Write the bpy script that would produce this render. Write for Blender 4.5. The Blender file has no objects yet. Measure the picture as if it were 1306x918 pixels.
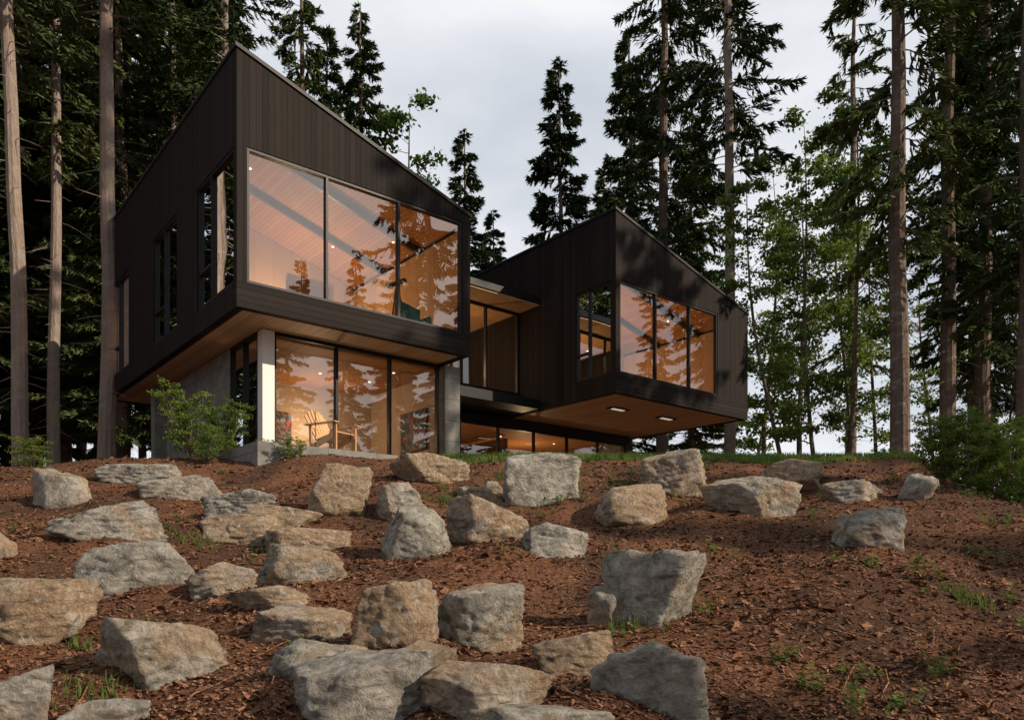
import bpy, bmesh, math, random
import numpy as np
from mathutils import Vector, Matrix, noise as mnoise
random.seed(3); rng=np.random.default_rng(3)
scene=bpy.context.scene
F=990.0; CX=653.0; HY=725.0
# ------------------------------------------------------------ helpers
def link(o): scene.collection.objects.link(o); return o
def empty(name,loc=(0,0,0),rz=0):
    e=bpy.data.objects.new(name,None); e.location=loc; e.rotation_euler=(0,0,rz); e.empty_display_size=.3
    return link(e)
class MB:
    def __init__(s): s.v=[]; s.f=[]; s.m=[]; s.n=0
    def quads(s,V,mat=0):
        V=np.asarray(V,float); n=V.shape[0]
        s.v.append(V.reshape(-1,3)); s.f.append(np.arange(n*4).reshape(n,4)+s.n); s.m.append(np.full(n,mat)); s.n+=n*4
    def raw(s,V,Fq,mat=0):
        V=np.asarray(V,float);Fq=np.asarray(Fq)
        s.v.append(V); s.f.append(Fq+s.n); s.m.append(np.full(len(Fq),mat)); s.n+=len(V)
    def tube(s,P,R,seg=6,mat=0):
        P=np.asarray(P,float);R=np.asarray(R,float);k=len(P)
        T=np.gradient(P,axis=0); T/=np.linalg.norm(T,axis=1)[:,None]+1e-9
        up=np.array([0,0,1.]) if abs(T[0][2])<.8 else np.array([1.,0,0])
        A=np.cross(T,up);A/=np.linalg.norm(A,axis=1)[:,None]+1e-9
        B=np.cross(T,A)
        a=np.arange(seg)*2*math.pi/seg
        V=P[:,None]+R[:,None,None]*(A[:,None]*np.cos(a)[None,:,None]+B[:,None]*np.sin(a)[None,:,None])
        i=np.arange(k-1)[:,None]*seg; j=np.arange(seg)[None]; j2=(j+1)%seg
        Fq=np.stack([i+j,i+j2,i+seg+j2,i+seg+j],-1).reshape(-1,4)
        s.raw(V.reshape(-1,3),Fq,mat)
    def box(s,x0,x1,y0,y1,z0,z1,mat=0): s.prism(x0,x1,y0,y1,z0,z0,z1,z1,mat)
    def prism(s,x0,x1,y0,y1,za0,za1,zb0,zb1,mat=0):
        V=[(x0,y0,za0),(x1,y0,za1),(x1,y1,za1),(x0,y1,za0),(x0,y0,zb0),(x1,y0,zb1),(x1,y1,zb1),(x0,y1,zb0)]
        Fq=[(0,3,2,1),(4,5,6,7),(0,1,5,4),(1,2,6,5),(2,3,7,6),(3,0,4,7)]
        s.raw(V,Fq,mat)
    def mesh(s,name,mats,smooth=False):
        me=bpy.data.meshes.new(name)
        V=np.concatenate(s.v);Fq=np.concatenate(s.f);M=np.concatenate(s.m)
        me.from_pydata(V.tolist(),[],Fq.tolist())
        for m in mats: me.materials.append(m)
        me.polygons.foreach_set('material_index',M.astype(np.int32))
        if smooth: me.polygons.foreach_set('use_smooth',np.ones(len(Fq),bool))
        me.update(); return me
    def obj(s,name,mats,parent=None,smooth=False):
        o=bpy.data.objects.new(name,s.mesh(name,mats,smooth)); link(o)
        if parent: o.parent=parent
        return o
class NT:
    def __init__(s,name):
        s.mat=bpy.data.materials.new(name); s.mat.use_nodes=True; s.t=s.mat.node_tree; s.t.nodes.clear()
    def n(s,t,**k):
        nd=s.t.nodes.new(t)
        for a,b in k.items(): setattr(nd,a,b)
        return nd
    def l(s,a,b): s.t.links.new(a,b)
    def val(s,sock,v):
        if hasattr(v,'is_linked') or hasattr(v,'links'): s.l(v,sock)
        else: sock.default_value=v
    def math(s,op,a,b=0.0,c=0.0,clamp=False):
        m=s.n('ShaderNodeMath',operation=op); m.use_clamp=clamp
        s.val(m.inputs[0],a); s.val(m.inputs[1],b); s.val(m.inputs[2],c); return m.outputs[0]
    def mix(s,f,a,b):
        m=s.n('ShaderNodeMix',data_type='RGBA'); s.val(m.inputs[0],f); 
        s.val(m.inputs[6],a if not isinstance(a,tuple) else (*a,1)[:4]); s.val(m.inputs[7],b if not isinstance(b,tuple) else (*b,1)[:4]); return m.outputs[2]
    def noise(s,scale,vec=None,detail=4,rough=.55,dist=0):
        m=s.n('ShaderNodeTexNoise'); m.inputs['Scale'].default_value=scale; m.inputs['Detail'].default_value=detail
        m.inputs['Roughness'].default_value=rough; m.inputs['Distortion'].default_value=dist
        if vec is not None: s.l(vec,m.inputs['Vector'])
        return m.outputs['Fac']
    def ramp(s,f,pts):
        r=s.n('ShaderNodeValToRGB'); e=r.color_ramp.elements
        while len(e)<len(pts): e.new(.5)
        for i,(p,c) in enumerate(pts):
            e[i].position=p; e[i].color=(*c,1) if isinstance(c,tuple) else (c,c,c,1)
        s.l(f,r.inputs[0]); return r.outputs[0]
    def coord(s,which='Object'): return s.n('ShaderNodeTexCoord').outputs[which]
    def mapping(s,vec,scale=(1,1,1)):
        m=s.n('ShaderNodeMapping'); s.l(vec,m.inputs[0]); m.inputs['Scale'].default_value=scale; return m.outputs[0]
    def bump(s,h,strength=.5,dist=.02,normal=None):
        b=s.n('ShaderNodeBump'); b.inputs['Strength'].default_value=strength; b.inputs['Distance'].default_value=dist; s.l(h,b.inputs['Height'])
        if normal: s.l(normal,b.inputs['Normal'])
        return b.outputs[0]
    def princ(s,col,rough=.6,normal=None,metal=0,spec=.5):
        p=s.n('ShaderNodeBsdfPrincipled'); s.val(p.inputs['Base Color'],col if not isinstance(col,tuple) else (*col,1)); s.val(p.inputs['Roughness'],rough)
        p.inputs['Metallic'].default_value=metal; p.inputs['Specular IOR Level'].default_value=spec
        if normal: s.l(normal,p.inputs['Normal'])
        s.out(p.outputs[0]); return p
    def out(s,sh):
        o=s.n('ShaderNodeOutputMaterial'); s.l(sh,o.inputs[0])
# ------------------------------------------------------------ materials
def m_simple(name,col,rough=.6,metal=0,var=.25,scale=6,bump=.1,spec=.5):
    t=NT(name); c=t.coord(); nz=t.noise(scale,c,5)
    col2=tuple(x*(1-var) for x in col)
    t.princ(t.mix(nz,col2,col),rough,t.bump(nz,bump,.01),metal,spec); return t.mat
def m_boards(name,c1,c2,axis,width,rough=.5,groove=.03,grain=(30,30,2),bump=.6,spec=.5):
    t=NT(name); c=t.coord(); sp=t.n('ShaderNodeSeparateXYZ'); t.l(c,sp.inputs[0])
    if axis=='xy': a=t.math('ADD',sp.outputs[0],sp.outputs[1])
    elif axis=='z': a=sp.outputs[2]
    elif axis=='x': a=sp.outputs[0]
    else: a=sp.outputs[1]
    a=t.math('DIVIDE',a,width); fl=t.math('FLOOR',a); fr=t.math('FRACT',a)
    wn=t.n('ShaderNodeTexWhiteNoise',noise_dimensions='1D'); t.l(fl,wn.inputs['W'])
    g=t.math('MULTIPLY',t.math('GREATER_THAN',fr,groove),t.math('LESS_THAN',fr,1-groove))
    nz=t.noise(1,t.mapping(c,grain),5,.6,.5)
    f=t.math('ADD',t.math('MULTIPLY',wn.outputs[0],.5),t.math('MULTIPLY',nz,.5),clamp=True)
    col=t.mix(f,c1,c2)
    col=t.mix(g,tuple(x*.25 for x in c1),col)
    h=t.math('ADD',g,t.math('MULTIPLY',nz,.25))
    t.princ(col,rough,t.bump(h,bump,.012),spec=spec); return t.mat
M_SIDE=m_boards('charred_siding',(.013,.0115,.011),(.034,.027,.023),'xy',.145,.7,spec=.08)
M_BAND=m_boards('charred_siding_horizontal',(.013,.0115,.011),(.034,.027,.023),'z',.14,.7,grain=(2,2,30),spec=.08)
M_SOFF=m_boards('cedar_soffit',(.42,.25,.13),(.66,.43,.25),'x',.12,.55,grain=(30,1.5,30),bump=.3,spec=.25)
M_CEIL=m_boards('cedar_ceiling',(.34,.15,.055),(.55,.27,.10),'x',.12,.6,grain=(30,1.5,30),bump=.3,spec=.2)
M_FLOOR=m_boards('oak_floor',(.25,.16,.09),(.4,.27,.16),'x',.14,.35)
M_TAN=m_boards('cedar_wall_panel',(.42,.25,.12),(.58,.37,.19),'xy',.6,.6,.004,grain=(6,6,1),bump=.15,spec=.2)
M_WHITEW=m_simple('plaster_wall',(.55,.42,.30),.8,var=.08)
M_PALE=m_simple('pale_render',(.78,.77,.75),.5,var=.08)
M_BLACK=m_simple('black_metal',(.012,.012,.013),.45,0,var=.3,spec=.25)
M_ROOFM=m_simple('roof_metal',(.018,.018,.02),.5,0,spec=.25)
M_FURN=m_simple('dark_walnut',(.09,.045,.025),.4)
M_TEAL=m_simple('teal_fabric',(.03,.22,.24),.8)
M_CHAIR=m_boards('teak_slats',(.52,.28,.12),(.70,.43,.22),'xy',.5,.5)
def m_concrete():
    t=NT('board_concrete'); c=t.coord(); sp=t.n('ShaderNodeSeparateXYZ'); t.l(c,sp.inputs[0])
    nz=t.noise(3,c,8,.6); n2=t.noise(30,c,4)
    a=t.math('DIVIDE',sp.outputs[2],.6); fr=t.math('FRACT',a); g=t.math('GREATER_THAN',fr,.025)
    b=t.math('FRACT',t.math('DIVIDE',t.math('ADD',sp.outputs[0],sp.outputs[1]),1.2)); g2=t.math('GREATER_THAN',b,.012)
    g=t.math('MULTIPLY',g,g2)
    col=t.ramp(nz,[(.3,(.15,.145,.135)),(.7,(.27,.26,.24))]); col=t.mix(g,(.09,.09,.085),col)
    t.princ(col,.85,t.bump(t.math('ADD',g,t.math('MULTIPLY',n2,.4)),.4,.01),spec=.2); return t.mat
M_CONC=m_concrete()
def m_glass():
    t=NT('window_glass'); tr=t.n('ShaderNodeBsdfTransparent'); tr.inputs[0].default_value=(.92,.92,.90,1)
    gl=t.n('ShaderNodeBsdfGlossy'); gl.inputs['Roughness'].default_value=0.0; gl.inputs[0].default_value=(1,1,1,1)
    c=t.coord(); nz=t.noise(.8,c,1); t.l(t.bump(nz,.15,.03),gl.inputs['Normal'])
    fr=t.n('ShaderNodeFresnel'); fr.inputs[0].default_value=1.5
    f=t.math('ADD',t.math('MULTIPLY',fr.outputs[0],2.2),.14,clamp=True)
    mx=t.n('ShaderNodeMixShader'); t.l(f,mx.inputs[0]); t.l(tr.outputs[0],mx.inputs[1]); t.l(gl.outputs[0],mx.inputs[2]); t.out(mx.outputs[0]); return t.mat
M_GLASS=m_glass()
def m_emit(name,col,s):
    t=NT(name); e=t.n('ShaderNodeEmission'); e.inputs[0].default_value=(*col,1); e.inputs[1].default_value=s; t.out(e.outputs[0]); return t.mat
M_LAMP=m_emit('downlight_lens',(1,.82,.6),4)
def m_art():
    t=NT('abstract_painting'); c=t.coord(); nz=t.noise(3,c,3,.6,1.5)
    t.princ(t.ramp(nz,[(.4,(.01,.015,.02)),(.52,(.05,.12,.13)),(.58,(.5,.08,.03)),(.62,(.02,.02,.03))]),.6); return t.mat
M_ART=m_art()
def m_leaf(name,c1,c2,c3,trans=.35,ns=.5):
    t=NT(name); g=t.n('ShaderNodeNewGeometry'); oi=t.n('ShaderNodeObjectInfo')
    n1=t.noise(ns,g.outputs['Position'],3,.7); n2=t.noise(9,g.outputs['Position'],1)
    f=t.math('ADD',t.math('MULTIPLY',n1,.9),t.math('MULTIPLY',n2,.5)); f=t.math('ADD',f,t.math('MULTIPLY',oi.outputs['Random'],.3))
    col=t.ramp(f,[(.5,c1),(.85,c2),(1.0,c3)])
    d=t.n('ShaderNodeBsdfDiffuse'); t.l(col,d.inputs[0])
    if trans<=0: t.out(d.outputs[0]); return t.mat
    tl=t.n('ShaderNodeBsdfTranslucent'); t.l(col,tl.inputs[0])
    mx=t.n('ShaderNodeMixShader'); mx.inputs[0].default_value=trans; t.l(d.outputs[0],mx.inputs[1]); t.l(tl.outputs[0],mx.inputs[2]); t.out(mx.outputs[0]); return t.mat
M_NEEDLE=m_leaf('fir_needles',(.038,.060,.028),(.072,.105,.042),(.12,.145,.052),0)
M_ALDER=m_leaf('alder_leaves',(.07,.12,.03),(.13,.20,.045),(.2,.26,.06),.5)
M_SHRUB=m_leaf('shrub_leaves',(.08,.14,.025),(.16,.24,.05),(.3,.32,.09),.45,3)
M_WEED=m_leaf('weed_leaves',(.07,.12,.03),(.13,.2,.05),(.2,.27,.08),.4,5)
M_GRASS=m_leaf('grass_blades',(.06,.11,.025),(.12,.2,.045),(.22,.28,.08),.4,2)
def m_bark(name,c1,c2):
    t=NT(name); c=t.coord(); nz=t.noise(1,t.mapping(c,(9,9,1.6)),7,.65,.4); n2=t.noise(.35,c,3)
    col=t.mix(nz,c1,c2); col=t.mix(t.math('MULTIPLY',n2,.5),col,(.18,.12,.09))
    n3=t.noise(1,t.mapping(c,(2.5,2.5,5)),4,.6); col=t.mix(t.ramp(n3,[(.5,0.),(.7,.55)]),col,(.36,.33,.29))
    t.princ(col,.95,t.bump(nz,1.0,.08),spec=.1); return t.mat
M_BARK=m_bark('fir_bark',(.06,.043,.034),(.25,.19,.15))
M_BARKL=m_bark('pale_bark',(.15,.11,.09),(.48,.39,.33))
def m_ground():
    t=NT('bark_mulch_ground'); g=t.n('ShaderNodeNewGeometry'); P=g.outputs['Position']
    n1=t.noise(34,P,8,.75,.6); n2=t.noise(.7,P,4,.6); n3=t.noise(90,P,5,.7); n4=t.noise(5,P,5,.6)
    col=t.ramp(n1,[(.34,(.036,.016,.009)),(.5,(.16,.072,.039)),(.66,(.34,.18,.105))])
    soil=t.ramp(n1,[(.3,(.026,.015,.011)),(.7,(.14,.079,.05))])
    col=t.mix(t.ramp(n2,[(.42,0.),(.6,1.)]),col,soil)
    at=t.n('ShaderNodeAttribute',attribute_name='grass')
    gr=t.ramp(n1,[(.3,(.035,.055,.015)),(.7,(.10,.13,.04))])
    m=t.math('ADD',at.outputs['Fac'],t.math('MULTIPLY',t.math('SUBTRACT',n4,.5),.8)); m=t.ramp(m,[(.42,0.),(.58,1.)])
    col=t.mix(m,col,gr)
    h=t.math('ADD',t.math('MULTIPLY',n1,1.0),t.math('MULTIPLY',n3,.5))
    t.princ(col,.95,t.bump(h,.8,.04),spec=.1); return t.mat
M_GROUND=m_ground()
def m_chips():
    t=NT('mulch_chips'); g=t.n('ShaderNodeNewGeometry'); n1=t.noise(60,g.outputs['Position'],2,.7)
    t.princ(t.ramp(n1,[(.3,(.045,.021,.013)),(.5,(.18,.085,.047)),(.66,(.34,.19,.115)),(.76,(.50,.37,.26))]),.9,spec=.1); return t.mat
M_CHIP=m_chips()
def m_rock():
    t=NT('boulder_stone'); c=t.coord(); oi=t.n('ShaderNodeObjectInfo')
    ad=t.n('ShaderNodeVectorMath',operation='ADD'); t.l(c,ad.inputs[0])
    mu=t.math('MULTIPLY',oi.outputs['Random'],97.0); cb=t.n('ShaderNodeCombineXYZ'); t.l(mu,cb.inputs[0]); t.l(mu,cb.inputs[1]); t.l(mu,cb.inputs[2]); t.l(cb.outputs[0],ad.inputs[1])
    P=ad.outputs[0]
    nA=t.noise(2.2,P,6,.6,.6); nB=t.noise(6,P,9,.72,.5); nC=t.noise(26,P,7,.75); nD=t.noise(1.8,t.mapping(P,(1,1,3.5)),7,.7,1.6); nE=t.noise(9,P,5,.6)
    col=t.ramp(nB,[(.30,(.14,.125,.105)),(.45,(.34,.315,.27)),(.58,(.52,.485,.42)),(.75,(.70,.665,.60))])
    rust=t.ramp(nC,[(.3,(.32,.18,.085)),(.7,(.66,.45,.26))])
    f=t.math('ADD',nA,t.math('MULTIPLY',t.math('SUBTRACT',oi.outputs['Random'],.48),.4)); 
    col=t.mix(t.math('MULTIPLY',t.ramp(f,[(.44,0.),(.60,1.)]),.65),col,rust)
    col=t.mix(t.math('MULTIPLY',t.ramp(nD,[(.54,0.),(.64,1.)]),.7),col,(.075,.065,.055))
    col=t.mix(t.math('MULTIPLY',t.ramp(nE,[(.56,0.),(.66,1.)]),.5),col,(.72,.71,.65))
    nM=t.noise(3.3,P,6,.65,.4); col=t.mix(t.math('MULTIPLY',t.ramp(nM,[(.6,0.),(.68,1.)]),.5),col,(.13,.13,.06))
    sp=t.ramp(nC,[(.35,.55),(.6,1.0)]); mm=t.n('ShaderNodeMix',data_type='RGBA',blend_type='MULTIPLY'); mm.inputs[0].default_value=.6; t.l(col,mm.inputs[6]); t.l(sp,mm.inputs[7])
    mu=t.n('ShaderNodeTexNoise'); mu.noise_type='RIDGED_MULTIFRACTAL'; mu.inputs['Scale'].default_value=2.4; mu.inputs['Detail'].default_value=7; t.l(P,mu.inputs['Vector'])
    h=t.math('ADD',t.math('ADD',t.math('MULTIPLY',nB,1.0),t.math('MULTIPLY',nC,.4)),t.math('MULTIPLY',mu.outputs['Fac'],.22))
    t.princ(mm.outputs[2],.9,t.bump(h,1.0,.10),spec=.2); return t.mat
M_ROCK=m_rock()
# ------------------------------------------------------------ terrain
def sstep(a,b,x):
    t=np.clip((x-a)/(b-a),0,1); return t*t*(3-2*t)
_k=[(rng.uniform(-1,1),rng.uniform(-1,1),rng.uniform(0,6.28)) for _ in range(24)]
def bumps(X,Y):
    z=0
    for i,(a,b,p) in enumerate(_k):
        fq=[1.2,2.6,6.0][i%3]; am=[.035,.018,.008][i%3]; z=z+am*np.sin(fq*(a*X+b*Y)*1.6+p)
    return z
def terr(X,Y):
    X=np.asarray(X,float);Y=np.asarray(Y,float)
    s=-2.06+.262*Y
    w=X-.5*Y
    cap=2.60-1.65*sstep(0,1.9,w)*sstep(60,20,Y)-.45*sstep(-6.5,-11,X)*sstep(40,18,Y)
    k=.22; h=np.clip(.5+.5*(cap-s)/k,0,1); z=cap*(1-h)+s*h-k*h*(1-h)
    z=np.maximum(z,-4.0-.02*np.abs(Y))
    amp=sstep(19,15,Y)*sstep(-15,0,Y)
    return z+bumps(X,Y)*amp
def axis(lo,a,b,hi,st):
    m=list(np.arange(a,b,st)); o=[];d=st;x=b
    while x<hi: o.append(x); d*=1.22; x+=d
    o.append(hi); l=[];d=st;x=a-st
    while x>lo: l.append(x); d*=1.22; x-=d
    l.append(lo); return np.array(l[::-1]+m+o)
xs=axis(-400,-13,15,400,.13); ys=axis(-300,3,20,500,.12)
GX,GY=np.meshgrid(xs,ys); GZ=terr(GX,GY)
nx,ny=len(xs),len(ys)
V=np.stack([GX,GY,GZ],-1).reshape(-1,3)
i=np.arange(ny-1)[:,None]*nx; j=np.arange(nx-1)[None]
Fq=np.stack([i+j,i+j+1,i+nx+j+1,i+nx+j],-1).reshape(-1,4)
gb=MB(); gb.raw(V,Fq); go=gb.obj('ground',[M_GROUND],smooth=True)
att=go.data.attributes.new('grass','FLOAT','POINT')
gm=sstep(16.4,17.6,V[:,1])*sstep(-1.5,1,V[:,0])*sstep(24,21,V[:,1])
att.data.foreach_set('value',gm.astype(np.float32))
# chips
N=90000
Yc=3.2*np.exp(rng.random(N)*math.log(17.3/3.2)); Xc=(rng.random(N)*2-1)*.75*Yc+rng.normal(0,.3,N)
L=rng.uniform(.006,.022,N)*(1+Yc*.04)*np.where(rng.random(N)<.06,2.2,1); W=L*rng.uniform(.15,.5,N); a=rng.uniform(0,6.28,N)
dx=np.stack([np.cos(a),np.sin(a),rng.normal(.1,.35,N)+0],-1); dy=np.stack([-np.sin(a),np.cos(a),rng.normal(.1,.5,N)],-1)
C=np.stack([Xc,Yc,terr(Xc,Yc)+rng.uniform(.002,.014,N)],-1)
q=np.stack([C-dx*L[:,None]-dy*W[:,None],C+dx*L[:,None]-dy*W[:,None],C+dx*L[:,None]*.8+dy*W[:,None],C-dx*L[:,None]+dy*W[:,None]],1)
cb=MB(); cb.quads(q)
for _ in range(160):   # fallen twigs
    y=random.uniform(4,15);x=random.uniform(-.7,.7)*y;a=random.uniform(0,6.28);l=random.uniform(.2,.7)
    t=np.linspace(0,1,5); X=x+t*l*math.cos(a)+rng.normal(0,.015,5); Y=y+t*l*math.sin(a)+rng.normal(0,.015,5)
    cb.tube(np.stack([X,Y,terr(X,Y)+.02+rng.uniform(0,.02,5)],-1),np.linspace(.007,.002,5),4)
cb.obj('bark_mulch',[M_CHIP])
# ------------------------------------------------------------ boulders
def hit(px,py):
    Ys=np.linspace(3,19,1600); X=(px-CX)/F*Ys; Z=(HY-py)/F*Ys
    d=terr(X,Ys)-Z; k=np.where(d>0)[0]
    return Ys[k[0]] if len(k) else 17.0
def ico(sub):
    bm=bmesh.new(); bmesh.ops.create_icosphere(bm,subdivisions=sub,radius=1); bm.verts.ensure_lookup_table()
    V=np.array([v.co[:] for v in bm.verts]); Fc=[[v.index for v in f.verts] for f in bm.faces]; bm.free(); return V,Fc
ICO={4:ico(4),5:ico(5)}
def boulder(seed,w,d,h,sub,name):
    r=np.random.default_rng(seed); D,Fc=ICO[sub]
    ax=np.array([[1,0,0],[-1,0,0],[0,1,0],[0,-1,0],[0,0,1],[0,0,-1.]])+r.normal(0,.24,(6,3))
    an=r.uniform(-.6,.6); ca=math.cos(an); sa=math.sin(an); ax[:,:2]=ax[:,:2]@np.array([[ca,-sa],[sa,ca]])
    n=r.normal(size=(9,3)); n/=np.linalg.norm(n,axis=1)[:,None]
    n=np.vstack([n,ax]); n/=np.linalg.norm(n,axis=1)[:,None]
    dd=np.concatenate([r.uniform(.76,1.02,9),r.uniform(.62,.86,6)])
    p=75; q=np.clip(D@n.T/dd,1e-6,None); rad=(np.sum(q**p,1))**(-1/p)
    P=D*rad[:,None]; off=Vector((seed*3.7,seed*1.3,seed*.7))
    ns=np.array([mnoise.fractal(Vector(x)*1.7+off,.7,2.1,6) for x in P]); 
    rg=np.array([abs(mnoise.noise(Vector(x)*2.6+off+Vector((x[2]*2,0,x[0])))) for x in P])
    tz=P[:,2]*r.uniform(3,5)+P[:,0]*r.uniform(-1,1)+ns*.8; st=np.abs((tz%1)-.5)*2
    P=P*(1+.07*ns-.06*np.clip(.09-rg,0,1)/.09+.035*np.clip(st*2-.6,0,1)*(D[:,2:3].T[0]<.6))[:,None]
    lo,hi=P.min(0),P.max(0); P=((P-lo)/(hi-lo)-.5)*np.array([w,d,h])
    me=bpy.data.meshes.new(name); me.from_pydata(P.tolist(),[],Fc); me.materials.append(M_ROCK)
    me.polygons.foreach_set('use_smooth',np.ones(len(Fc),bool)); me.update()
    o=bpy.data.objects.new(name,me); return link(o)
B=[(42,592,112,648),(70,637,215,687),(110,690,255,752),(-20,668,22,712),(-25,735,105,826),(120,782,285,875),(-30,842,72,925),(70,890,180,935),
(135,590,230,615),(185,603,300,640),(262,623,348,658),(312,642,412,674),(262,655,355,693),(340,672,447,706),(330,692,437,745),(258,716,385,752),(290,745,400,782),(325,768,442,822),(340,812,470,862),
(390,592,472,657),(476,615,552,668),(500,580,596,617),(487,645,575,712),(580,618,650,642),(573,632,680,695),(645,573,737,645),(665,666,748,710),(755,615,846,670),(815,570,900,632),
(896,605,1010,655),(958,583,1050,634),(1050,612,1125,640),(1067,646,1155,695),(450,737,555,822),(550,742,665,828),(748,745,805,798),(772,700,897,800),(680,800,780,862),(753,813,898,912),
(372,822,560,940),(540,838,705,920),(485,815,580,865),(590,897,790,945),(1150,602,1190,640),(846,574,880,600),(610,612,640,630)]
steps={8,9,11,13,15,42,7,1}
for k,(x0,y0,x1,y1) in enumerate(B):
    xc=(x0+x1)/2; yb=hit(xc,y1); w=(x1-x0)/F*yb
    asp=(y1-y0)/(x1-x0); d=w*(.85 if asp>.5 else .7); Yc=yb+d*.38; w=(x1-x0)/F*Yc*1.08
    zt=(HY-y0)/F*(Yc+(0.3*d if y0>HY else -.05*d))
    X=(xc-CX)/F*Yc; zg=min(float(terr(X,yb)),float(terr(X,Yc)))
    zt=max(zt,zg+.14); zb=zg-.22*(zt-zg)-.08; h=zt-zb
    o=boulder(k+11,w,d,h,5 if w/yb*F>80 else 4,'stone_step' if k in steps else 'boulder')
    o.location=(X,Yc,(zt+zb)/2)
# ------------------------------------------------------------ house
C0=(-6.03,17.0); ANG=math.atan2(.6373,.7706)
house=empty('modern_house',(C0[0],C0[1],0),ANG)
parts={}
def P(name,mat):
    if name not in parts: parts[name]=(MB(),mat)
    return parts[name][0]
def frame_front(us,v,z0,z1,th=.06,dep=.14,pre=''):
    fr=P('window_frames',M_BLACK); g=P('glass_panes',M_GLASS)
    u0,u1=us[0],us[-1]
    fr.box(u0,u1,v,v+dep,z0,z0+th); fr.box(u0,u1,v,v+dep,z1-th,z1)
    for k,u in enumerate(us):
        a=u-th/2; b=u+th/2
        if k==0: a,b=u,u+th
        if k==len(us)-1: a,b=u-th,u
        fr.box(a,b,v+.003,v+dep-.003,z0+th,z1-th)
    for a,b in zip(us[:-1],us[1:]):
        g.quads([[(a+th*.4,v+dep*.5,z0+th*.5),(b-th*.4,v+dep*.5,z0+th*.5),(b-th*.4,v+dep*.5,z1-th*.5),(a+th*.4,v+dep*.5,z1-th*.5)]])
def frame_side(vs,u,z0,z1,th=.06,dep=.14,trans=None):
    fr=P('window_frames',M_BLACK); g=P('glass_panes',M_GLASS)
    v0,v1=vs[0],vs[-1]
    fr.box(u,u+dep,v0,v1,z0,z0+th); fr.box(u,u+dep,v0,v1,z1-th,z1)
    for k,v in enumerate(vs):
        a=v-th/2; b=v+th/2
        if k==0: a,b=v,v+th
        if k==len(vs)-1: a,b=v-th,v
        fr.box(u+.003,u+dep-.003,a,b,z0+th,z1-th)
    for a,b in zip(vs[:-1],vs[1:]):
        g.quads([[(u+dep*.5,a+th*.4,z0+th*.5),(u+dep*.5,b-th*.4,z0+th*.5),(u+dep*.5,b-th*.4,z1-th*.5),(u+dep*.5,a+th*.4,z1-th*.5)]])
    if trans: fr.box(u+.01,u+dep-.01,vs[-2]+th/2,vs[-1]-th,trans,trans+.07)
T=.2
def volume(u0,v0,W,Ln,zb,za,zc,wu,wz0,wz1,sides):
    rz=lambda u: za+(zc-za)*(u-u0)/W
    s=P('wall_cladding',M_SIDE); b=P('floor_band',M_BAND)
    a0,a1=u0+wu[0],u0+wu[-1]
    b.box(u0,u0+W,v0,v0+T,zb,wz0)
    s.prism(u0,u0+W,v0,v0+T,wz1,wz1,rz(u0),rz(u0+W))
    s.box(u0,a0,v0,v0+T,wz0,wz1); s.box(a1,u0+W,v0,v0+T,wz0,wz1)
    frame_front([u0+x for x in wu],v0+.02,wz0,wz1)
    vA=v0+T; vB=v0+Ln
    s.prism(u0,u0+T,vA,vB,wz1,wz1,rz(u0),rz(u0+T)); s.box(u0,u0+T,vA,vB,zb,wz0)
    cur=vA
    for sv in sides:
        a=v0+sv[0]; 
        if a<vA: a=vA
        if a>cur: s.box(u0,u0+T,cur,a,wz0,wz1)
        frame_side([a]+[v0+x for x in sv[1:]],u0+.02,wz0,wz1,trans=wz0+.85); cur=v0+sv[-1]
    s.box(u0,u0+T,cur,vB,wz0,wz1)
    s.prism(u0+W-T,u0+W,vA,vB,zb,zb,rz(u0+W-T),rz(u0+W))
    s.prism(u0+T,u0+W-T,vB-T,vB,zb,zb,rz(u0+T),rz(u0+W-T))
    P('wood_soffit',M_SOFF).box(u0+T,u0+W-T,vA,vB-T,zb+.02,zb+.1)
    P('floor_slab',M_FLOOR).box(u0+T,u0+W-T,vA,vB-T,zb+.1,zb+.32)
    P('roof_panel',M_ROOFM).prism(u0-.04,u0+W+.04,v0-.04,vB+.04,rz(u0-.04)+.003,rz(u0+W+.04)+.003,rz(u0-.04)+.09,rz(u0+W+.04)+.09)
    P('wood_ceiling',M_CEIL).prism(u0+T,u0+W-T,vA,vB-T,rz(u0+T)-.3,rz(u0+W-T)-.3,rz(u0+T)-.05,rz(u0+W-T)-.05)
    t=P('interior_walls',M_TAN)
    t.box(u0+W-T-.03,u0+W-T-.003,vA,vB-T,zb+.33,zc-.35)
    t.prism(u0+T,u0+W-T-.04,v0+6.2,v0+6.35,zb+.33,zb+.33,rz(u0+T)-.31,rz(u0+W-T)-.31)
    t.box(u0+T+.003,u0+T+.03,vA+2.6,vA+3.9,zb+.33,zc)
    return rz
def disc(b,u,v,z,r=.07):
    b.tube([(u,v,z),(u,v,z-.012)],[r,r],12); b.tube([(u,v,z-.012),(u,v,z-.0125)],[r,.001],12)
rzL=volume(0,0,6.36,12.34,5.75,11.42,9.51,[.23,2.16,4.14,6.10],6.32,9.32,[(.12,1.71,2.67),(4.3,5.49,6.48),(9.22,10.5,11.77)])
rzR=volume(12.53,.38,7.44,12.5,5.75,11.68,9.8,[.19,2.04,3.89,5.52],6.42,9.45,[(.1,1.25,1.89)])
d=P('downlights',M_LAMP)
for u,v in ((1.6,3.4),(4.6,4.6),(5.5,2.6)): disc(d,u,v,rzL(u)-.31,.035)
for u,v in ((14.6,4.6),(16.6,4.6),(18.4,3)): disc(d,u,v,rzR(u)-.31,.035)
f=P('interior_joinery',M_FURN)
f.box(2.6,3.5,6.1,6.19,6.09,8.3); f.box(5.6,6.1,2.5,4.5,6.09,7.0); f.box(14.5,15.4,6.45,6.56,6.09,8.4)
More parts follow.
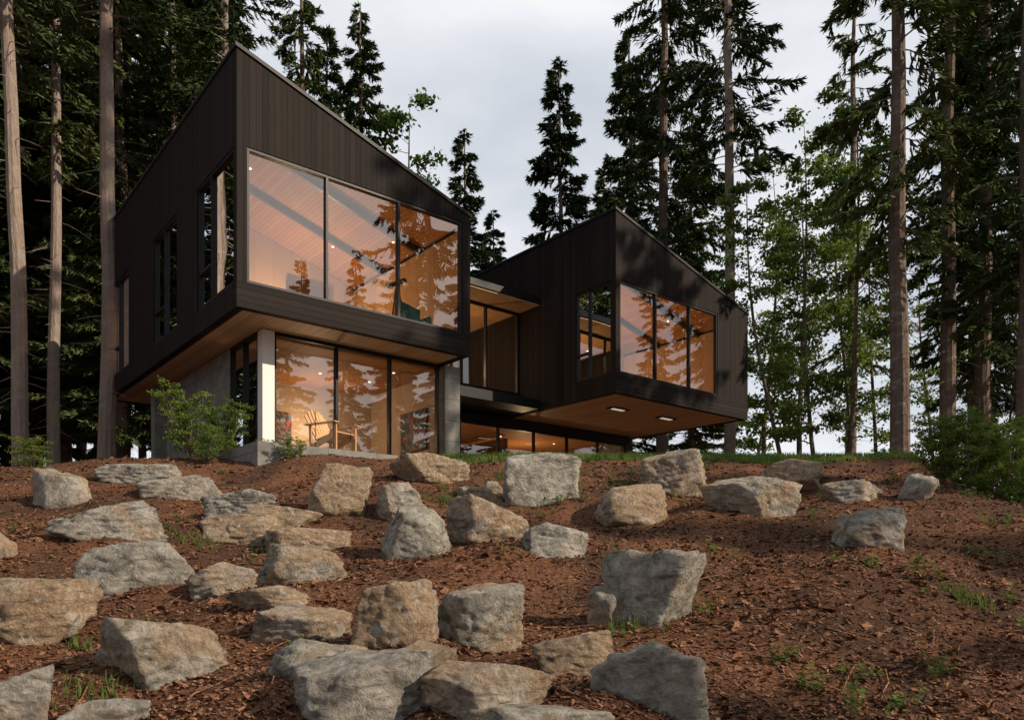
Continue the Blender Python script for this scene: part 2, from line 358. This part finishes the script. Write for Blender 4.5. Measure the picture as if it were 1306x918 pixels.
f.box(3.8,5.2,6.05,6.19,6.09,9.0)
for v in (2.1,4.1):
    f.prism(.23,6.1,v,v+.10,rzL(.23)-.50,rzL(6.1)-.50,rzL(.23)-.302,rzL(6.1)-.302)
    f.prism(12.76,19.7,v+.4,v+.5,rzR(12.76)-.50,rzR(19.7)-.50,rzR(12.76)-.302,rzR(19.7)-.302)
# lower storey (left)
zf=2.62; zt=5.745
P('pale_pier',M_PALE).box(1.06,1.36,1.2,1.5,zf-.2,zt)
frame_front([1.37,3.06,4.63,6.22],1.28,zf,zt,.07)
frame_side([1.5,2.45,3.38],1.06,zf,zt,.07,trans=zf+.9)
c=P('concrete_walls',M_CONC)
c.box(1.06,1.36,3.38,9.2,zf-.4,zt); c.box(.7,1.06,9.0,9.4,zf-.4,zt); c.box(6.32,6.84,1.15,1.6,zf-.4,zt); c.box(6.5,6.8,1.6,9.2,zf-.4,zt-.003); c.box(1.36,6.5,9.0,9.3,zf-.4,zt)
P('concrete_floor',M_CONC).box(1.3,6.5,1.3,9.0,zf-.4,zf-.01)
P('wood_ceiling',M_CEIL).box(1.37,6.49,1.45,8.98,zt-.12,zt-.005)
t=P('interior_walls',M_TAN); wp_=P('plaster_walls',M_WHITEW)
wp_.box(1.37,6.43,5.6,5.75,zf,zt-.12); wp_.box(6.44,6.49,1.6,5.6,zf,zt-.12)
P('painting',M_ART).box(6.36,6.43,2.2,3.6,zf+.9,zf+2.1)
P('painting',M_ART).box(2.6,3.7,5.54,5.59,zf+1.2,zf+2.1)
f.box(2.2,4.4,5.2,5.53,zf,zf+.9); f.box(2.4,4.2,3.2,4.1,zf+.7,zf+.76)
for (a,b) in ((2.45,3.25),(4.1,3.25),(2.45,4.0),(4.1,4.0)): f.box(a,a+.06,b,b+.06,zf,zf+.7)
for u,v in ((2.2,3.8),(3.8,3.8),(5.4,3.8),(5.4,2.4)): disc(d,u,v,zt-.125,.035)
# bridge
bk=P('bridge_fascia',M_BLACK)
bk.box(6.363,12.527,4.1,9.5,9.60,9.83); P('wood_soffit',M_SOFF).box(6.365,12.525,4.16,9.4,9.54,9.597)
bk.box(6.363,12.527,4.1,9.4,5.78,6.12)
frame_front([6.37,8.0,9.5,11.0,12.52],5.28,6.5,9.54,.06)
bk.box(6.363,12.527,5.27,5.45,6.121,6.499)
P('floor_slab',M_FLOOR).box(6.37,12.52,5.46,9.2,6.121,6.3)
t.box(6.37,12.52,9.2,9.35,6.3,9.54)
for u in (7.2,8.6,10,11.4): disc(d,u,7.2,9.535,.035)
# lower storey (centre/right)
bk.box(6.81,19.45,5.95,6.25,5.42,5.74)
frame_front([6.82,8.6,10.4,12.2,14.0,15.8,17.6,19.4],6.07,zf,5.42,.06)
P('wood_ceiling',M_CEIL).box(6.82,19.3,6.26,12.2,5.5,5.73)
t.box(6.82,19.2,11.2,11.4,zf,5.5); c.box(19.2,19.45,6.26,12.4,zf-.3,5.73); P('concrete_floor',M_CONC).box(6.82,19.2,6.1,12.4,zf-.4,zf-.012)
f.box(9,11.5,9.5,10.2,zf,zf+1.0); f.box(14,14.2,8,11,zf,5.4)
for u in (8,11,14,17): disc(d,u,8.2,5.495,.035)
sl=P('soffit_light_trim',M_BLACK); lens=P('soffit_light_lens',m_emit('soffit_lens',(1,.85,.65),.5))
for (u,v) in ((14.6,2.2),(17.3,2.2)):
    sl.box(u-.45,u+.45,v-.16,v+.16,5.735,5.768); lens.box(u-.3,u+.3,v-.08,v+.08,5.72,5.734)
# furniture upstairs
te=P('lounge_chair',M_TEAL)
te.tube([(5.2,1.0,6.5),(5.2,1.0,6.62)],[.40,.42],14); te.prism(4.85,5.55,1.25,1.37,6.6,6.6,7.3,7.15); te.box(4.8,4.9,.75,1.3,6.6,6.85); te.box(5.5,5.6,.75,1.3,6.6,6.85); te.tube([(5.2,1.0,6.08),(5.2,1.0,6.5)],[.05,.03],8)
be=P('bed_blanket',M_ART); be.box(.5,1.9,.7,2.4,6.08,6.55)
f.tube([(4.4,.7,6.08),(4.55,.85,7.5)],[.02,.02],6); f.tube([(4.9,.6,6.08),(4.55,.85,7.5)],[.02,.02],6); f.tube([(4.6,1.3,6.08),(4.55,.85,7.5)],[.02,.02],6); f.tube([(4.2,.7,7.35),(4.9,1.0,7.75)],[.05,.07],8)
for k,(b,m) in parts.items(): b.obj(k,[m],house)
def plamp(u,v,z,p,r=.03,col=(1,.66,.36)):
    l=bpy.data.lights.new('room_lamp','POINT'); l.energy=p; l.shadow_soft_size=r; l.color=col
    o=bpy.data.objects.new('room_lamp',l); link(o); o.parent=house; o.location=(u,v,z)
plamp(3.4,4.9,7.2,290); plamp(2.6,9,7.6,110)
plamp(15.8,5.0,7.4,290)
plamp(4,4.6,4.2,90,.03,(1,.68,.4))
plamp(9.5,7.6,7.8,170)
plamp(9.2,8.6,4.2,140); plamp(16,9.0,4.2,100)
# patio
pt=MB(); pt.box(-.1,3.6,-1.45,1.2,1.9,2.61); p=pt.obj('patio_slab',[M_CONC]); p.location=(C0[0],C0[1],0); p.rotation_euler=(0,0,ANG)
# adirondack chair
ch=empty('adirondack_chair',(-4.03,17.48,2.612),math.radians(62))
def part(name,fn,mat=M_CHAIR,smooth=False):
    b=MB(); fn(b); return b.obj(name,[mat],ch,smooth)
def slat(b,p0,p1,w,th,wd=(0,1,0)):
    p0=np.array(p0,float);p1=np.array(p1,float);dd=p1-p0;dd/=np.linalg.norm(dd);w_=np.array(wd,float)*w/2;n=np.cross(dd,wd)*th/2
    V=[p0-w_-n,p0+w_-n,p0+w_+n,p0-w_+n,p1-w_-n,p1+w_-n,p1+w_+n,p1-w_+n]
    b.raw(V,[(0,3,2,1),(4,5,6,7),(0,1,5,4),(1,2,6,5),(2,3,7,6),(3,0,4,7)])
def seat(b):
    for k in range(7):
        x=-.30+k*.085; z=.38-.02*k; slat(b,(x,-.27,z),(x,.27,z),.07,.02,(1,0,-.2))
def back(b):
    for k in range(-3,4): slat(b,(.22,k*.078,.26),(.52,k*.092,.95-.015*k*k),.07,.02)
    slat(b,(.36,-.3,.55),(.36,.3,.55),.06,.03,(.3,0,1))
def legs(b):
    for s in (-.29,.29):
        slat(b,(-.32,s,0),(-.32,s,.56),.03,.1,(0,1,0)); slat(b,(-.34,s*.95,.36),(.48,s*.95,.03),.03,.12)
        slat(b,(.34,s,.0+.12),(.36,s,.56),.03,.06)
def arms(b):
    for s in (-.34,.34): slat(b,(-.42,s,.575),(.42,s,.575),.13,.022)
part('seat',seat); part('backrest',back); part('legs',legs); part('arms',arms)
ch.rotation_euler=(0,0,math.radians(150)); ch.scale=(1.08,1.08,1.05)
# ------------------------------------------------------------ trees
def nrm(a): return a/(np.linalg.norm(a,axis=-1,keepdims=True)+1e-9)
def conifer(name,seed,H,cb,R,tr,droop=.35,nb=150,dens=7,bark=None,spr=(.2,.36),sparse=1.0,tw=.42):
    r=np.random.default_rng(seed); b=MB()
    hs=np.linspace(0,1,16); bx=np.cumsum(r.normal(0,.05,16)); by=np.cumsum(r.normal(0,.05,16))
    P_=np.stack([bx-bx[0],by-by[0],hs*H-.6],-1); Rr=tr*(1-hs)**.75+.02; Rr[0]*=1.3
    b.tube(P_,Rr,10,0)
    def tp(h): return np.array([np.interp(h,P_[:,2],P_[:,0]),np.interp(h,P_[:,2],P_[:,1]),h])
    Q=[]
    for k in range(nb):
        f=(k+r.random())/nb; h=cb+(H-.8-cb)*f**.92; 
        if r.random()>sparse: continue
        prof=(1-f)**.8*min(1,.55+f*3); Lb=R*prof*r.uniform(.5,1.15)+.22
        a=r.uniform(0,6.283); dr=droop*r.uniform(.6,1.4); up=.25*f+.12
        dirv=np.array([math.cos(a),math.sin(a),0]); pr=np.array([-math.sin(a),math.cos(a),0])
        t=np.linspace(0,1,6); o=tp(h)
        cur=lambda t: o+dirv*(Lb*t)[...,None]+np.array([0,0,1.])*(Lb*(up*t-dr*t**1.7+.12*t**5))[...,None]+pr*(Lb*.06*np.sin(t*3+a))[...,None]
        b.tube(cur(t),np.linspace(.010*Lb+.012,.004,6),3,0)
        n=max(6,int(Lb*dens*2.6))
        tt=r.uniform(.12,1,n)**.8; sd=np.where(r.random(n)<.5,-1,1); tl=(tw*Lb*(1-tt)*.8+.18)*r.uniform(.6,1.1,n)
        m=9; ss=(np.arange(m)[None]+r.random((n,m)))/m
        base=cur(tt)[:,None,:]
        ta=pr[None,:]*sd[:,None]*.85+dirv[None,:]*r.uniform(.3,.9,n)[:,None]; ta=nrm(ta)
        pos=base+ta[:,None,:]*(ss*tl[:,None])[...,None]+np.array([0,0,-1.])*(ss**1.6*tl[:,None]*(.25+dr*.8))[...,None]+r.normal(0,.012,(n,m,3))
        dv=nrm(ta[:,None,:]*r.uniform(.3,1,(n,m,1))+dirv*.4+np.array([0,0,-1.])*r.uniform(0,1.0,(n,m,1))*(droop+.35)+r.normal(0,.28,(n,m,3)))
        Q.append(np.concatenate([pos.reshape(-1,3),dv.reshape(-1,3)],1))
    Q=np.concatenate(Q); n=len(Q); p=Q[:,:3]; dv=Q[:,3:]
    l=r.uniform(spr[0],spr[1],n)[:,None]; w=l*r.uniform(.09,.16,n)[:,None]
    sdv=nrm(np.cross(dv,nrm(r.normal(0,1,(n,3))+np.array([0,0,1.2]))))
    q=np.stack([p-dv*l*.2,p+dv*l*.3+sdv*w,p+dv*l,p+dv*l*.3-sdv*w],1); b.quads(q,1)
    for k in range(50):
        h=r.uniform(3,max(cb,6)); a=r.uniform(0,6.28); L_=r.uniform(.3,1.6); o=tp(h); t=np.linspace(0,1,4)
        b.tube(o+np.stack([np.cos(a+.3*t)*t*L_,np.sin(a+.3*t)*t*L_,-t**1.5*L_*r.uniform(0,.5)],-1),np.linspace(.018,.004,4),3,0)
    return b.mesh(name,[bark or M_BARK,M_NEEDLE])
def broadleaf(name,seed,H,tr,R,cb,nl=22,leaf=(.07,.13),per=260,mat=M_ALDER,stems=1):
    r=np.random.default_rng(seed); b=MB(); pts=[]
    for s_ in range(stems):
        lean=r.normal(0,.06 if stems==1 else .25,2); hs=np.linspace(0,1,10)
        P_=np.stack([hs*H*lean[0]+.02*H*np.sin(hs*5+seed),hs*H*lean[1]+.015*H*np.sin(hs*4+seed*2),hs*H-.2*min(1,H*.2)],-1)
        b.tube(P_,tr*(1-hs)**.8+.008*min(1,H/6),7,0)
        for k in range(nl):
            f=cb+(1-cb)*(k+r.random())/nl; o=np.array([np.interp(f,hs,P_[:,i]) for i in range(3)])
            a=r.uniform(0,6.28); Lb=R*r.uniform(.5,1.1)*(1-.6*((f-cb)/(1-cb))**1.5)*min(1,.5+2*(f-cb)); t=np.linspace(0,1,6)
            el=r.uniform(.2,.9)
            c_=o+np.stack([np.cos(a+.4*t)*t*Lb,np.sin(a+.4*t)*t*Lb,Lb*(el*t-.25*t*t)],-1)+r.normal(0,.03*Lb,(6,3))*t[:,None]
            b.tube(c_,np.linspace(tr*.28*(1-f)+.010*min(1,H/5),.003,6),4,0)
            for q_ in range(5):
                i0=r.integers(2,6); a2=a+r.normal(0,1); L2=Lb*r.uniform(.2,.45); t2=np.linspace(0,1,4)
                c2=c_[i0]+np.stack([np.cos(a2)*t2*L2,np.sin(a2)*t2*L2,L2*t2*r.uniform(-.1,.6)],-1)
                b.tube(c2,np.linspace(.008*min(1,H/5),.002,4),3,0)
                m=per//5; tt=r.random(m)
                pts.append(np.stack([np.interp(tt,t2,c2[:,i]) for i in range(3)],-1)+r.normal(0,.16*min(1,H/6)+.03*Lb,(m,3))*np.array([1,1,.55]))
    p=np.concatenate(pts); n=len(p); dv=nrm(r.normal(0,1,(n,3))+np.array([0,0,-.4])); l=r.uniform(leaf[0],leaf[1],n)[:,None]; w=l*.38
    sdv=nrm(np.cross(dv,nrm(r.normal(0,.6,(n,3))+np.array([0,0,1.]))))
    b.quads(np.stack([p-dv*l*.5,p+sdv*w,p+dv*l*.5,p-sdv*w],1),1)
    return b.mesh(name,[M_BARK,mat])
HT={'fir_full':32,'fir_dense':38,'fir_tall_bare':40,'fir_open':34,'fir_narrow':26,'alder_a':20,'alder_b':16}
FA=conifer('fir_full',1,32,3.5,4.4,.30,.45,210,8)
FB=conifer('fir_dense',2,38,7,4.6,.34,.55,180,7,sparse=.95)
FC=conifer('fir_tall_bare',4,40,15,3.6,.26,.35,120,5,bark=M_BARKL,sparse=.85)
FD=conifer('fir_open',5,34,9,3.6,.33,.65,120,5,sparse=.8)
FE=conifer('fir_narrow',6,26,3,3.5,.20,.38,200,8)
AL=broadleaf('alder_a',7,20,.13,3.2,.2,34,(.11,.22),200)
AM=broadleaf('alder_b',8,16,.11,2.6,.2,30,(.11,.22),180)
def tree(me,name,x,y,h=None,rz=None,parent=None,tilt=0):
    o=bpy.data.objects.new(name,me); link(o)
    s=(h/HT[me.name]) if h else 1.0
    o.scale=(s,s,s); o.location=(x,y,float(terr(x,y))-.1); o.rotation_euler=(0,tilt,random.uniform(0,6.28) if rz is None else rz)
    if parent: o.parent=parent
    return o
def at(px,Y): return (px-CX)/F*Y
tree(FE,'fir_tree',at(710,46),46,28.5); tree(FE,'fir_tree',at(590,50),50,26.5); tree(FE,'fir_tree',at(628,58),58,25)
tree(FA,'fir_tree',at(458,46),46,31.5); tree(FB,'fir_tree',at(385,50),50,40); tree(FA,'fir_tree',at(420,54),54,36)
tree(FB,'fir_tree',at(846,42),42,40); tree(FA,'fir_tree',at(800,54),54,36); tree(FC,'tall_fir_tree',at(930,38),38,44)
tree(FD,'fir_tree',at(1146,29),29,36); tree(FD,'fir_tree',at(1213,33),33,36); tree(FB,'fir_tree',at(1258,35),35,38); tree(FD,'fir_tree',at(1310,30),30,36); tree(FD,'fir_tree',at(1085,54),54,42)
tree(FC,'tall_fir_tree',at(136,25.5),25.5,40,0.3); tree(FC,'tall_fir_tree',at(30,20.5),20.5,31,1.2,tilt=-.04); tree(FC,'tall_fir_tree',at(70,29),29,34,2.5)
tree(FC,'tall_fir_tree',at(-30,24),24,38,2.0)
for px,Y,h,m in ((985,44,20,AL),(1030,40,22,AM),(1075,42,20,AL),(1110,46,18,AM),(950,48,18,AM),(1180,44,17,AL),(545,48,25,AM),(1240,48,16,AM),(1290,46,15,AL),(1050,36,17,AM),(1000,34,15,AM),(1095,35,19,AL)):
    tree(m,'alder_tree',at(px,Y),Y,h)
forest=empty('background_forest')
random.seed(8)
for k in range(30):
    y=random.uniform(31,60); px=random.uniform(-120,300); tree(random.choice([FA,FB,FA,FD,FC]),'forest_fir',at(px,y),y,random.uniform(30,42),parent=forest)
for k in range(5):
    y=random.uniform(42,70); px=random.uniform(1180,1450); tree(random.choice([FA,FB,FD]),'forest_fir',at(px,y),y,random.uniform(28,42),parent=forest)
for px,y,h in ((560,70,27),(650,75,22),(745,70,26),(690,80,20),(770,62,30),(500,66,28),(880,64,36)):
    tree(random.choice([FA,FE]),'forest_fir',at(px,y),y,h,parent=forest)
for x,y,h in ((-26,27,32),(-31,33,34),(-24,21,30),(-33,26,34),(-28,38,34)): tree(FA,'forest_fir',x,y,h,parent=forest)
behind=empty('woodland_behind_viewpoint')
el=math.radians(31); az=math.radians(110)
S=Vector((math.sin(az)*math.cos(el),math.cos(az)*math.cos(el),math.sin(el)))
low=[];tall=[];refl=[]
for x,y,h,m in ((15.0,1.2,8.5,AM),(15.6,-2.5,9,AL)): low.append(tree(m,'woodland_tree',x,y,h,parent=behind))
for x,y,h,m in ((22,10.3,46,FC),(29,7.0,46,FC),(31,17.5,44,FC)): tall.append(tree(m,'woodland_tree',x,y,h,parent=behind))
for x,y,h,m in ((38,-9,29,FB),(41,-4.5,31,FA),(44,-.5,33,FB),(45,4,31,FA),(46,8.5,30,FA),(52,1,35,FB),(48,14,30,FB),(46,20,28,FA),(50,26,30,FB),(46,31,27,FA),(54,34,30,FA),
                (8,-26,30,FB),(-14,-20,34,FB),(-25,-6,36,FB),(30,-18,26,FA),(33,-12,24,FB)):
    refl.append(tree(m,'woodland_tree',x,y,h,parent=behind))
# thin out / top the woodland so that the low sun reaches the slope and the house
bpy.context.view_layer.update()
def wpt(u,v,z): return Vector((C0[0]+.7706*u-.6373*v,C0[1]+.6373*u+.7706*v,z))
Gp=[Vector((x,y,float(terr(x,y))+1.1)) for x in np.arange(-8,9,1.1) for y in np.arange(5,17,1.1) if not (x>1.2 and y<7.5) and abs(x)<.62*y]
Fp=[wpt(u,-.3,z) for u in np.arange(.3,6.3,.7) for z in np.arange(3,10.5,.8)]+[wpt(u,.08,z) for u in np.arange(12.7,19.5,.8) for z in np.arange(6,10.5,.8)]
Ap=[Vector((x,y,z)) for x in (11,14,17) for y in (35,40) for z in (6,9,12,15)]+[Vector((-11,21,z)) for z in (4,7,10)]
for it in range(9):
    dg=bpy.context.evaluated_depsgraph_get(); cnt={}
    for grp,pts in (('G',Gp),('F',Fp),('A',Ap)):
        for p0 in pts:
            o0=p0.copy()
            for _ in range(6):
                ok,loc,nn,ix,ob,mt=scene.ray_cast(dg,o0,S,distance=200)
                if not ok: break
                cnt.setdefault(ob.name,{}).setdefault(grp,set()).add(tuple(p0)); o0=loc+S*1.5
    ch_=False
    for o in refl+tall+low:
        c_=cnt.get(o.name,{}); g=len(c_.get('G',()))/len(Gp); ff=len(c_.get('F',()))/len(Fp); aa=len(c_.get('A',()))/len(Ap)
        lim=(.03,.05,.12) if o in refl else ((.05,.22,.3) if o in tall else (.05,1,1))
        if g>lim[0] or ff>lim[1] or aa>lim[2]:
            if o in tall: o.location.x+=.5; o.location.y+=1.2; o.location.z=float(terr(o.location.x,o.location.y))-.1
            else: o.scale=o.scale*.95
            ch_=True
    if not ch_: break
    bpy.context.view_layer.update()
# ------------------------------------------------------------ shrubs, weeds, grass
SH=[broadleaf('shrub_%d'%k,20+k,1.6,.018,.55,.12,12,(.035,.07),70,M_SHRUB,stems=6) for k in range(3)]
def shrub(x,y,s,k,name='shrub'):
    o=bpy.data.objects.new(name,SH[k]); link(o); o.scale=(s,s,s); o.location=(x,y,float(terr(x,y))-.02); o.rotation_euler=(0,0,random.uniform(0,6.28))
shrub(at(245,17.4),17.4,.95,0); shrub(at(285,17.8),17.8,.8,1); shrub(at(262,16.8),16.8,.5,2)
shrub(at(1200,13.2),13.2,.75,1); shrub(at(1240,12.8),12.8,.8,2); shrub(at(1285,12.8),12.8,.95,0); shrub(at(1320,13.5),13.5,1.0,1); shrub(at(1265,14.5),14.5,.9,2)
shrub(at(45,18.5),18.5,.6,2); shrub(at(365,16.0),16.0,.28,0); shrub(at(335,16.2),16.2,.3,1); shrub(at(383,16.2),16.2,.22,2); shrub(at(1120,22),22,.5,1)
def blades(name,pos,hmin,hmax,per,mat,wd=.006,spread=.5):
    n=len(pos)*per; p=np.repeat(pos,per,0)+rng.normal(0,.03,(n,3))*np.array([1,1,0]); p[:,2]=terr(p[:,0],p[:,1])
    a=rng.uniform(0,6.28,n); h=rng.uniform(hmin,hmax,n)[:,None]; o=np.stack([np.cos(a),np.sin(a),np.zeros(n)],-1); s=np.stack([-np.sin(a),np.cos(a),np.zeros(n)],-1)*wd
    k=rng.uniform(.1,spread,n)[:,None]; m=p+o*h*k*.4+np.array([0,0,1.])*h*.6; e=p+o*h*k+np.array([0,0,1.])*h*rng.uniform(.6,1,n)[:,None]
    b=MB(); b.quads(np.stack([p-s,p+s,m+s*.9,m-s*.9],1)); b.quads(np.stack([m-s*.9,m+s*.9,e+s*.1,e-s*.1],1)); b.obj(name,[mat])
n=6200; gx=rng.uniform(-1.6,9.5,n); gy=rng.uniform(16.5,20.5,n); blades('lawn_grass',np.stack([gx,gy,0*gx],-1),.05,.18,5,M_GRASS)
wp=[]
for _ in range(120):
    y=random.uniform(4.6,15.5); x=random.uniform(-.1,.68)*y if random.random()<.65 else random.uniform(-.65,.1)*y
    c_=np.array([x,y,0]); wp.append(c_+rng.normal(0,.06,(random.randint(2,6),3)))
wp=np.concatenate(wp)
wb=MB()
for c_ in wp:
    z0=float(terr(c_[0],c_[1])); hh=random.uniform(.05,.17); ln=rng.normal(0,.3,2)
    t=np.linspace(0,1,5); st=np.stack([c_[0]+ln[0]*hh*t,c_[1]+ln[1]*hh*t,z0+hh*t],-1); wb.tube(st,np.linspace(.003,.0015,5),3)
    m=random.randint(8,18); tt=rng.uniform(.1,1,m); p=np.stack([np.interp(tt,t,st[:,i]) for i in range(3)],-1)
    a=rng.uniform(0,6.28,m); dv=nrm(np.stack([np.cos(a),np.sin(a),rng.uniform(-.1,.7,m)],-1)); l=rng.uniform(.03,.07,m)[:,None]; s=nrm(np.cross(dv,np.array([0,0,1.])))*l*.22
    wb.quads(np.stack([p,p+dv*l*.5+s,p+dv*l,p+dv*l*.5-s],1))
wb.obj('ground_weeds',[M_WEED])
tp_=[]
for px,py in ((570,640),(110,885),(800,800),(250,690),(880,600),(640,610),(460,600),(1240,770),(90,820)):
    y=hit(px,py)
    for _ in range(14): tp_.append((at(px,y)+random.gauss(0,.12),y+random.gauss(0,.1),0))
blades('grass_tufts',np.array(tp_),.05,.15,7,M_WEED,.004,.9)
# ------------------------------------------------------------ light
sun=bpy.data.lights.new('sun','SUN'); sun.energy=5; sun.angle=math.radians(.5); sun.color=(1,.84,.66)
so=bpy.data.objects.new('sun',sun); link(so); so.rotation_euler=S.to_track_quat('Z','Y').to_euler(); so.location=(30,-20,40)
w=bpy.data.worlds.new('World'); scene.world=w; w.use_nodes=True; t=w.node_tree; t.nodes.clear()
sky=t.nodes.new('ShaderNodeTexSky'); sky.sky_type='NISHITA'; sky.sun_disc=False; sky.sun_elevation=el; sky.sun_rotation=az; sky.dust_density=2
tc=t.nodes.new('ShaderNodeTexCoord'); mp=t.nodes.new('ShaderNodeMapping'); mp.inputs['Scale'].default_value=(1,1,2.2); t.links.new(tc.outputs['Generated'],mp.inputs[0])
nz=t.nodes.new('ShaderNodeTexNoise'); nz.inputs['Scale'].default_value=2.2; nz.inputs['Detail'].default_value=6; nz.inputs['Roughness'].default_value=.5; nz.inputs['Distortion'].default_value=.3; t.links.new(mp.outputs[0],nz.inputs['Vector'])
r1=t.nodes.new('ShaderNodeValToRGB'); r1.color_ramp.elements[0].position=.35; r1.color_ramp.elements[0].color=(5.2,5.7,6.4,1); r1.color_ramp.elements[1].position=.65; r1.color_ramp.elements[1].color=(9.6,9.7,9.9,1); t.links.new(nz.outputs['Fac'],r1.inputs[0])
# added dimming of the unseen sky behind camera and overhead, cuts ambient fill
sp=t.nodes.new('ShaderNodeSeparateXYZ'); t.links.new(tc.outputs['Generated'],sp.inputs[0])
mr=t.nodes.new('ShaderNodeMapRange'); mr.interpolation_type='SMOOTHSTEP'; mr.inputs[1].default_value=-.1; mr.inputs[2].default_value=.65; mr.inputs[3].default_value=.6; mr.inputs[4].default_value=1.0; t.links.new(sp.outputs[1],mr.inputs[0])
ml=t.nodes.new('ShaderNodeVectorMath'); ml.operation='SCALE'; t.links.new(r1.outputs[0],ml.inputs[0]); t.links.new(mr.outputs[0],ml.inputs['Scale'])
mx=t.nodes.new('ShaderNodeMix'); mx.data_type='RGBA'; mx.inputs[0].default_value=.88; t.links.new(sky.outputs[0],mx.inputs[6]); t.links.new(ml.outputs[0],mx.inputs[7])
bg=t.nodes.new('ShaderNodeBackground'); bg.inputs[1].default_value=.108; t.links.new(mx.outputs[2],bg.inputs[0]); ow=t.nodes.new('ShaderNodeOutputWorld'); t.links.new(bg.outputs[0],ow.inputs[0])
scene.view_settings.view_transform='Standard'; scene.view_settings.look='None'; scene.view_settings.exposure=0
# ------------------------------------------------------------ camera
cam=bpy.data.cameras.new('camera'); cam.sensor_width=36; cam.lens=F/1306*36; cam.shift_y=(HY-459)/1306; cam.clip_end=2000; cam.clip_start=.05
co=bpy.data.objects.new('camera',cam); link(co); co.location=(0,0,0); co.rotation_euler=(math.radians(90),0,0); scene.camera=co
